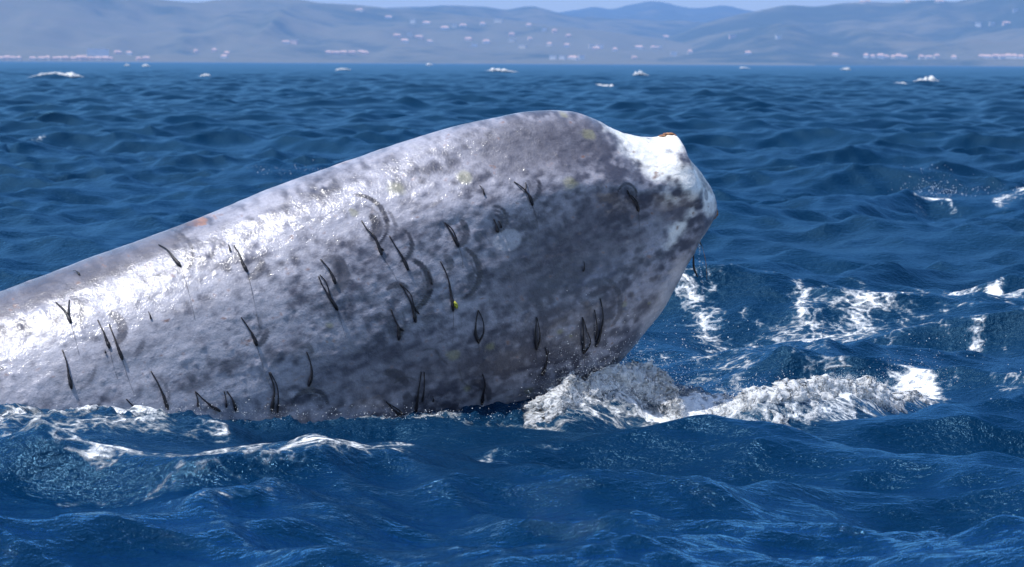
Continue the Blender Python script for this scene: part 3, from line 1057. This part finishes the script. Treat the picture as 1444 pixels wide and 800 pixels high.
LBL = [
    'dark slender parasite just below the brown bruise on the whale keel',
    'dark forked parasite with a long thread, next along the back from the bruise',
    'dark Y shaped parasite with a thread on the brightly lit whale skin',
    'shorter of two slender parasites hanging side by side next to a dark crescent',
    'longer of two slender parasites hanging side by side next to a dark crescent',
    'dark slender parasite hanging straight down below the Y shaped parasite',
    'dark slender parasite whose thread leads to a double strand at the waterline',
    'short dark parasite directly above a looped one in a thick dark crescent',
    'dark looped parasite of two strands beside a thick dark crescent mark',
    'dark bowed parasite above a faint arch mark near the waterline',
    'dark double strand parasite reaching the water beside a faint arch mark',
    'dark hairpin parasite at the waterline with its strands spread wide',
    'dark hairpin parasite at the waterline with its strands close together',
    'long dark straight parasite slanting down to the waterline',
    'dark parasite lying almost flat along the waterline',
    'dark parasite with a frayed tip inside the largest ring marks',
    'dark slender parasite between the largest ring marks and a wide crescent',
    'thick dark double strand parasite with a ragged tip inside a wide crescent',
    'short dark parasite stub beside the edge of the wide crescent mark',
    'dark parasite with a yellow green tuft at its tip on the whale',
    'dark double strand parasite in a small crescent above the big round mark',
    'dark forked parasite beside a hooked mark high on the flank',
    'small dark forked parasite in nested rings beside a pale patch',
    'thin dark parasite stub high on the flank above the nested rings',
    'dark parasite with a split tail below the wide crescent',
    'dark closed loop parasite whose long thread hangs to another parasite',
    'dark slender parasite below a hanging thread just above the water',
    'dark narrow loop parasite on the shaded flank above a short bowed one',
    'short dark bowed parasite below a narrow loop on the shaded flank',
    'dark bow shaped parasite with one bulging strand on the shaded flank',
    'thick dark double parasite beside a faint arc on the flank above the splash',
    'dark parasite of two straight strands spreading down to the waterline',
    'short dark double parasite leaning at the waterline below an arched mark',
    'dark twisted parasite inside a ring shaped mark below the pale stump',
    'tiny dark stub on the darkest part of the shaded whale flank',
    'tiny dark stub alone on the brightly lit whale skin',
    'tiny dark stub close under the edge of the whale keel',
    'tiny dark speck of a parasite left of a side by side pair'.replace('left of', 'beside'),
    'tiny dark stub on shaded skin just above the waterline']
PARA = [  # kind, main strand, second strand, thread
    ('single', [(224, 346), (237, 355), (246, 367), (255, 376)], None, [(255, 376), (262, 398), (270, 430), (275, 452)]),
    ('forked', [(330, 347), (338, 361), (344, 376), (349, 384)], [(322, 346), (325, 355)], [(349, 384), (356, 415), (363, 450), (367, 466)]),
    ('forked', [(79, 427), (90, 438), (97, 449), (100, 456)], [(98, 424), (97, 437), (97, 447)], [(100, 456), (106, 478), (112, 502)]),
    ('single', [(138, 452), (145, 468), (151, 482), (155, 492)], None, [(155, 492), (158, 510), (166, 535)]),
    ('single', [(154, 458), (160, 474), (168, 495), (173, 508)], None, [(173, 508), (179, 530), (190, 558)]),
    ('single', [(88, 494), (93, 508), (96, 522), (98, 535), (101, 549)], None, None),
    ('single', [(340, 448), (350, 463), (357, 475), (362, 488)], None, [(362, 488), (368, 508), (376, 532), (383, 548)]),
    ('single', [(452, 366), (463, 380), (469, 391), (473, 401)], None, None),
    ('loop', [(449, 390), (455, 405), (464, 419), (470, 428), (476, 438)], [(451, 388), (459, 398), (464, 413), (467, 424)], [(476, 438), (481, 455), (488, 478)]),
    ('single', [(432, 496), (437, 510), (439, 525), (435, 545)], None, None),
    ('water', [(379, 525), (385, 542), (383, 580)], [(381, 525), (390, 545), (392, 565), (391, 582)], None),
    ('water', [(275, 552), (288, 565), (298, 573), (310, 580)], [(275, 552), (278, 562), (279, 574)], None),
    ('water', [(320, 552), (327, 563), (333, 580)], [(316, 552), (318, 562), (319, 575)], None),
    ('single', [(213, 524), (222, 540), (229, 556), (237, 578)], None, None),
    ('water', [(178, 563), (190, 575), (204, 584)], None, None),
    ('frayed', [(510, 312), (518, 325), (528, 335), (533, 346), (538, 360)], [(530, 340), (536, 350), (541, 354)], [(538, 360), (548, 375), (560, 396)]),
    ('single', [(549, 333), (560, 352), (568, 365), (576, 382)], None, None),
    ('frayed', [(564, 400), (573, 415), (580, 430), (586, 455)], [(566, 402), (578, 415), (585, 436), (591, 443)], None),
    ('stub', [(603, 382), (606, 392), (609, 402)], None, None),
    ('green', [(621, 369), (629, 387), (634, 407), (637, 425), (639, 439)], None, [(639, 439), (639, 462), (638, 486)]),
    ('loop', [(627, 314), (635, 328), (641, 339), (647, 348)], [(628, 315), (637, 324), (642, 334), (645, 344)], [(647, 348), (651, 362), (653, 378)]),
    ('forked', [(725, 257), (738, 268), (746, 278), (751, 290)], [(741, 258), (741, 266), (740, 272)], [(751, 290), (757, 312), (758, 360)]),
    ('forked', [(696, 309), (699, 318), (702, 328)], [(703, 312), (707, 322)], None),
    ('stub', [(676, 262), (680, 268), (683, 276)], None, None),
    ('frayed', [(551, 436), (556, 450), (562, 463), (562, 480)], [(557, 452), (563, 462), (569, 467)], None),
    ('loop', [(674, 437), (670, 455), (670, 472), (675, 484)], [(674, 437), (680, 452), (681, 468), (675, 483)], [(675, 484), (677, 510), (680, 528)]),
    ('single', [(680, 527), (683, 540), (680, 555), (679, 570)], None, None),
    ('loop', [(756, 447), (754, 470), (756, 493)], [(757, 448), (760, 478), (757, 492)], [(756, 493), (756, 512), (755, 530)]),
    ('single', [(769, 490), (770, 505), (767, 518), (764, 529)], [(773, 494), (770, 500)], None),
    ('loop', [(821, 447), (821, 470), (822, 498)], [(822, 449), (826, 465), (831, 482), (823, 498)], [(822, 498), (824, 515), (824, 530)]),
    ('loop', [(846, 421), (849, 445), (845, 470), (840, 489)], [(838, 437), (840, 460), (839, 482)], None),
    ('water', [(594, 524), (590, 545), (585, 584)], [(598, 524), (597, 548), (595, 567)], None),
    ('water', [(544, 566), (553, 576), (566, 587)], [(546, 568), (558, 575), (571, 586)], None),
    ('twisted', [(884, 268), (889, 279), (896, 287), (900, 298)], [(884, 272), (892, 278), (899, 287)], [(900, 298), (901, 320), (902, 342)]),
    ('stub', [(823, 369), (823, 376), (822, 383)], None, None),
    ('stub', [(209, 440), (211, 444), (213, 451)], None, None),
    ('stub', [(103, 383), (108, 385), (113, 389)], None, None),
    ('stub', [(148, 494), (149, 499)], None, None),
    ('stub', [(610, 558), (610, 566)], None, None),
]
for pi_, (kind, main, second, thread) in enumerate(PARA):
    base = on_skin(*main[0], 0.004)
    root = obj('parasite', None, label=LBL[pi_], cat='parasite', group='parasites on the whale tail')
    root.location = base
    thick = 0.55 if kind == 'stub' else 1.0

    def strand(name, pts, r0, r1, mat=M_PARA, lift=1.0):
        P = []
        if len(pts) > 1:
            pts = catmull(np.array(pts, float), 10)
        for i, p in enumerate(pts):
            P.append(on_skin(p[0], p[1], lift * (0.003 + 0.010 * math.sin(math.pi * (i + 0.4) / (len(pts) + 0.2)))))
        rd = np.interp(np.linspace(0, 1, len(pts)), [0, 0.35, 0.6, 0.78, 0.9, 1.0], [r0, r0 * 1.1, r1 * 0.62, r1 * 0.9, r1, r1 * 0.55])
        return tube(name, P, rd, mat, root)
    body = strand('body', main, 0.0036 * thick, 0.0108 * thick)
    if second:
        strand('branch', second, 0.0030, 0.0062)
    if thread:
        strand('thread', thread, 0.0009, 0.0007, M_THREAD, 0.4)
    if kind == 'green':
        q = on_skin(641, 430, 0.012)
        rough_lump('tuft', q - np.array(base), axes2(20), (0.011, 0.020, 0.010), M_ALGA, root, 4, 3, 0.6)
# one hangs clear of the stump
root = obj('parasite', None, label='dark parasite dangling free below the crusted end of the stump', cat='parasite', group='parasites on the whale tail')
root.location = plane3(984, 331, 0.06)
tube('body', [plane3(*p, 0.06) for p in [(984, 331), (979, 345), (978, 362), (979, 380), (984, 391)]], [0.003, 0.004, 0.005, 0.007, 0.004], M_PARA, root)
tube('branch', [plane3(*p, 0.06) for p in [(984, 331), (986, 340), (990, 347)]], [0.004, 0.005, 0.002], M_PARA, root)
tube('thread', [plane3(*p, 0.06) for p in [(990, 347), (995, 368), (997, 395)]], [0.001, 0.0016, 0.001], M_CRUST, root)

# ------------------------------------------------------------------ foam and spray
def ico(sub):
    bm = bmesh.new()
    bmesh.ops.create_icosphere(bm, subdivisions=sub, radius=1)
    V = np.array([v.co[:] for v in bm.verts])
    F = np.array([[v.index for v in f.verts] for f in bm.faces])
    bm.free()
    return V, F


ICO1, ICO2 = ico(1), ico(2)


def blobs(name, C, rad_, sub=1, stretch=0.75):
    V0, F0 = ICO1 if sub == 1 else ICO2
    n = len(C)
    sc = rad_[:, None] * (1 + stretch * (rng.random((n, 3)) * 2 - 1))
    V = C[:, None, :] + V0[None] * sc[:, None, :]
    F = F0[None] + (np.arange(n) * len(V0))[:, None, None]
    return mesh_np(name, V.reshape(-1, 3), F.reshape(-1, 3))


def curtain(base_px, tops_px, n, thick, r0, r1, clump=5.0, power=1.0):
    """foam points filling the sheet between a foot line on the water and its upper edge"""
    B = catmull(np.array([ground(*p) for p in base_px]), 200)
    hh = np.interp(np.linspace(0, 1, 200), np.linspace(0, 1, len(tops_px)), tops_px)   # height in m
    out, rd = [], []
    s = rng.random(n * 3)
    v = rng.random(n * 3) ** power
    k = (s * 199).astype(int)
    P = B[k].copy()
    hz = hh[k]
    dens = fbm(np.stack([s * clump * 9, v * clump, 0 * s], 1) + 3.3, 3)
    edge = 0.65 + 0.6 * noise3(np.stack([s * clump * 7, 0 * s, 0 * s + 5], 1))
    keep = (dens > 0.44) & (v < edge)
    _, _, sz, _ = sea_at(P[:, 0], P[:, 1] - 0.14)
    P[:, 2] = sz - 0.02 + v * hz
    P[:, 1] += thick * (rng.normal(0, 0.5, len(v))) + v * thick * 2.0 - 0.20
    P[:, 0] += rng.normal(0, 0.015, len(v))
    rad_ = r0 + (r1 - r0) * rng.random(len(v)) ** 2.5 * (1.15 - v)
    P, rad_ = P[keep][:n], rad_[keep][:n]
    return P, rad_


def mat_lace():
    """froth: white where dense, open between the bubbles"""
    t = NT('lacy_froth')
    co = t.coord()
    b = t.bsdf
    b.inputs['Base Color'].default_value = c4(0.94, 0.95, 0.96)
    b.inputs['Roughness'].default_value = 0.35
    b.inputs['Subsurface Weight'].default_value = 0.5
    b.inputs['Subsurface Radius'].default_value = (1.0, 1.0, 1.0)
    b.inputs['Subsurface Scale'].default_value = 0.03
    n1 = t.noise(16, 8, 0.70, co, 0.8)
    n2 = t.noise(85, 4, 0.65, co)
    nn = t.math('ADD', t.math('MULTIPLY', n1, 0.65), t.math('MULTIPLY', n2, 0.35))
    d = t.math('ADD', t.attr('dens'), t.math('MULTIPLY', t.math('SUBTRACT', nn, 0.5), 2.4))
    a = t.maprange(d, 0.34, 0.70)
    t.l(t.bump(nn, 1.0, 0.014), b.inputs['Normal'])
    trl = t.n('ShaderNodeBsdfTranslucent')
    trl.inputs[0].default_value = c4(0.95, 0.97, 0.99)
    m1 = t.n('ShaderNodeMixShader')
    m1.inputs[0].default_value = 0.40
    t.l(b.outputs[0], m1.inputs[1])
    t.l(trl.outputs[0], m1.inputs[2])
    tp = t.n('ShaderNodeBsdfTransparent')
    m2 = t.n('ShaderNodeMixShader')
    t.l(a, m2.inputs[0])
    t.l(tp.outputs[0], m2.inputs[1])
    t.l(m1.outputs[0], m2.inputs[2])
    t.l(m2.outputs[0], t.out.inputs['Surface'])
    return t.m


M_LACE = mat_lace()


def froth_sheet(base_px, tops, depth, lead, seed, label, layers=2, ns=420, nv=60):
    """ragged froth thrown over a crest: layered crumpled sheets with an open lace of bubbles"""
    B = catmull(np.array([ground(*p) for p in base_px]), ns)
    hh = np.interp(np.linspace(0, 1, ns), np.linspace(0, 1, len(tops)), tops)
    VV, FF, DD, off = [], [], [], 0
    for ly in range(layers):
        Sg, Vg = np.meshgrid(np.arange(ns), np.linspace(0, 1, nv), indexing='ij')
        s01 = Sg / (ns - 1)
        x0, y0 = B[Sg, 0], B[Sg, 1]
        q = np.stack([x0.ravel() * 7 + seed, Vg.ravel() * 2.0, np.full(x0.size, ly * 3.3 + seed)], 1)
        rag = 0.6 + 0.8 * noise3(np.stack([x0.ravel() * 8 + seed * 2, 0 * x0.ravel() + ly, 0 * x0.ravel()], 1)).reshape(x0.shape)
        y = y0 - lead + Vg * depth + 0.05 * ly
        _, _, sz, _ = sea_at(x0, y)
        hump = np.sin(np.pi * np.clip(Vg * 0.96 + 0.02, 0, 1)) ** 0.7
        z = sz.reshape(x0.shape) - 0.012 + hump * hh[Sg] * rag * (1.0 - 0.30 * ly)
        x = x0 + (fbm(q, 3) - 0.5).reshape(x0.shape) * 0.10
        P = np.stack([x.ravel(), y.ravel(), z.ravel()], 1)
        cr = (fbm(P * np.array([11, 11, 5]), 4, 0.6) - 0.5) * 0.13 + (fbm(P * 40, 3, 0.6) - 0.5) * 0.06
        en = (np.sin(np.pi * np.clip(Vg, 0, 1)) ** 0.5 * smooth(0, 0.06, s01) * smooth(0, 0.1, 1 - s01)).ravel()
        P[:, 2] += cr * en * np.clip(hh[Sg].ravel() / 0.12, 0.3, 1.2)
        P[:, 1] += (fbm(P * 16 + 9, 4, 0.6) - 0.5) * 0.22 * en
        P[:, 0] += (fbm(P * 16 + 31, 4, 0.6) - 0.5) * 0.16 * en
        dn = 0.30 + 0.46 * (np.sin(np.pi * Vg) ** 0.6).ravel() * smooth(0, 0.08, s01).ravel() * smooth(0, 0.15, 1 - s01).ravel() - 0.30 * smooth(0.62, 1.0, Vg).ravel() - 0.06 * ly
        VV.append(P)
        FF.append(grid_faces(ns, nv) + off)
        DD.append(dn)
        off += len(P)
    me_ = mesh_np('splash_foam', np.concatenate(VV), np.concatenate(FF))
    attr(me_, 'dens', np.concatenate(DD))
    return obj('splash_foam', me_, M_LACE, kind='stuff', label=label, cat='foam')


froth_sheet([(735, 590), (790, 580), (850, 570), (910, 566), (970, 578)], [0.02, 0.07, 0.12, 0.17, 0.14, 0.10, 0.05], 0.60, 0.26, 1.7, 'white churning foam thrown up against the whale tail')
froth_sheet([(940, 578), (1010, 592), (1070, 602), (1150, 592), (1230, 570), (1315, 536)], [0.06, 0.08, 0.09, 0.085, 0.075, 0.05, 0.02], 0.75, 0.42, 6.1, 'white breaking foam crest running away from the whale tail', ns=560)
P1, r1 = curtain([(745, 584), (790, 578), (850, 570), (910, 564), (965, 572)], [0.05, 0.13, 0.20, 0.23, 0.16, 0.10], 4500, 0.14, 0.0012, 0.0050)
P2, r2 = curtain([(960, 584), (1010, 592), (1070, 602), (1150, 592), (1230, 568), (1305, 536)], [0.10, 0.12, 0.13, 0.11, 0.08, 0.05], 5500, 0.16, 0.0012, 0.0045, 8.0)
obj('froth_drops', blobs('froth_drops', np.concatenate([P1, P2]), np.concatenate([r1, r2])), M_FOAM, kind='stuff', label='beads of white froth on the breaking splash', cat='foam')


def spray(name, centre_px, base_z, spread, n, rmin, rmax, label, up=0.25, mat=None):
    C, rad_ = [], []
    for (px, py, sx, sy, w) in centre_px:
        m_ = int(n * w)
        g_ = ground(px, py, base_z)
        k = g_[1] / FPX
        Cc = np.stack([g_[0] + rng.normal(0, sx * k, m_), g_[1] + rng.normal(0, spread, m_), g_[2] + np.abs(rng.normal(0, sy * k, m_))], 1)
        C.append(Cc)
        rad_.append(rmin + (rmax - rmin) * rng.random(m_) ** 3)
    me_ = blobs(name, np.concatenate(C), np.concatenate(rad_), 1, 0.3)
    return obj(name, me_, mat or M_FOAM, kind='stuff', label=label, cat='spray')


spray('spray_drops', [(850, 566, 45, 42, .30), (930, 562, 45, 34, .18), (800, 575, 30, 30, .12), (1060, 588, 55, 26, .18), (1180, 574, 55, 22, .16), (1290, 540, 30, 18, .10)], 0.06, 0.25, 6500, 0.0009, 0.0028, 'fine white drops flying above the splash beside the whale')
spray('spray_drops', [(1312, 274, 20, 16, .55), (1345, 276, 16, 8, .2), (1420, 272, 30, 6, .25)], 0.2, 0.4, 420, 0.002, 0.007, 'white spray on the wave crest behind the foam streaks')
spray('spray_drops', [(405, 242, 35, 5, .6), (455, 246, 20, 4, .2), (380, 246, 14, 4, .2)], 0.25, 0.4, 70, 0.003, 0.008, 'glinting drops on the dark wave crest behind the whale back')
spray('spray_drops', [(60, 600, 110, 14, .3), (260, 590, 70, 12, .3), (420, 588, 60, 9, .15), (600, 590, 90, 8, .25)], 0.03, 0.12, 900, 0.0012, 0.0035, 'small drops jumping along the waterline of the whale')
spray('spray_drops', [(1180, 470, 160, 3, .7), (1000, 480, 60, 3, .3)], 0.03, 2.0, 300, 0.002, 0.006, 'scattered drops and bubbles between the foam streaks')

# drops falling from the stump
C, rd = [], []
for k in range(46):
    v = random.random()
    x, y = 985 + 6 * v + random.gauss(0, 1.2), 336 + 78 * v
    C.append(plane3(x, y, 0.06))
    rd.append(random.uniform(0.0022, 0.0065))
for k in range(26):
    C.append(plane3(random.gauss(900, 8), random.uniform(478, 520), 0.0))
    rd.append(random.uniform(0.002, 0.005))
obj('falling_drops', blobs('falling_drops', np.array(C), np.array(rd), 2, 0.25), M_DROP, kind='stuff', label='string of clear drops falling from the end of the stump', cat='drops')

# whitecaps far out: each one a ragged crest of foam
for i, (gx, gy, ww, hh) in enumerate(CAPS_W):
    ns, na = 64, 22
    sv = np.linspace(-1, 1, ns)
    an = np.linspace(0, 2 * np.pi, na, endpoint=False)
    SV, AN = np.meshgrid(sv, an, indexing='ij')
    q = np.stack([SV.ravel() * 3.0 + i * 7.7, np.cos(AN).ravel() * 1.2, np.sin(AN).ravel() * 1.2], 1)
    nz_ = (fbm(q * 2.6, 4) * 2.4 - 0.2).reshape(SV.shape)
    sk = random.choice((-0.45, -0.2, 0.3, 0.5))
    body_ = np.exp(-((SV - sk) / np.where(SV < sk, 0.55 + 0.5 * sk, 0.55 - 0.5 * sk)) ** 2) * (1 - SV**4) * (0.35 + 0.9 * noise3(np.stack([SV.ravel() * 8 + i * 3.1, 0 * SV.ravel(), 0 * SV.ravel() + i], 1)).reshape(SV.shape))
    rad2 = hh * 0.34 * body_ * nz_ + 0.004
    x = gx + SV * ww * 0.62
    y = gy - 0.3 + 0.25 * ww * SV * random.uniform(-1, 1) + rad2 * np.cos(AN) * 1.6
    _, _, zz, _ = sea_at((gx + sv * ww * 0.62), np.full(ns, gy - 0.3))
    z = zz[:, None] + rad2 * np.sin(AN) * 1.25 - rad2 * 0.35 - 0.03
    V = np.stack([x.ravel(), y.ravel(), z.ravel()], 1)
    obj('whitecap', mesh_np('whitecap', V, grid_faces(ns, na, wrap=True)), M_FOAM,
        label={0: 'longest white foam crest on the far waves below the brown hill', 5: 'largest of three foam crests close together beyond the whale',
               6: 'smaller foam crest of three close together beyond the whale', 7: 'smaller foam crest of three close together beyond the whale',
               8: 'tall white foam crest on a far wave below the shore village'}.get(i, 'small white foam crest alone on a far wave near the horizon'), cat='whitecap', group='whitecaps on the far waves')

# ------------------------------------------------------------------ haze
bm = bmesh.new()
bmesh.ops.create_cube(bm, size=1)
for v in bm.verts:
    v.co = Vector((v.co.x * 24000, -400 if v.co.y < 0 else 21000, -3.0 if v.co.z < 0 else 700.0))
me = bpy.data.meshes.new('haze')
bm.to_mesh(me)
bm.free()
hz = NT('haze_air')
hz.t.nodes.remove(hz.bsdf)
pv = hz.n('ShaderNodeVolumePrincipled')
pv.inputs['Color'].default_value = c4(0.31, 0.55, 1.0)
pv.inputs['Density'].default_value = 7.0e-5
pv.inputs['Anisotropy'].default_value = 0.0
hz.l(pv.outputs[0], hz.out.inputs['Volume'])
obj('haze', me, hz.m, kind='stuff', label='pale blue haze in the air before the hills', cat='haze')
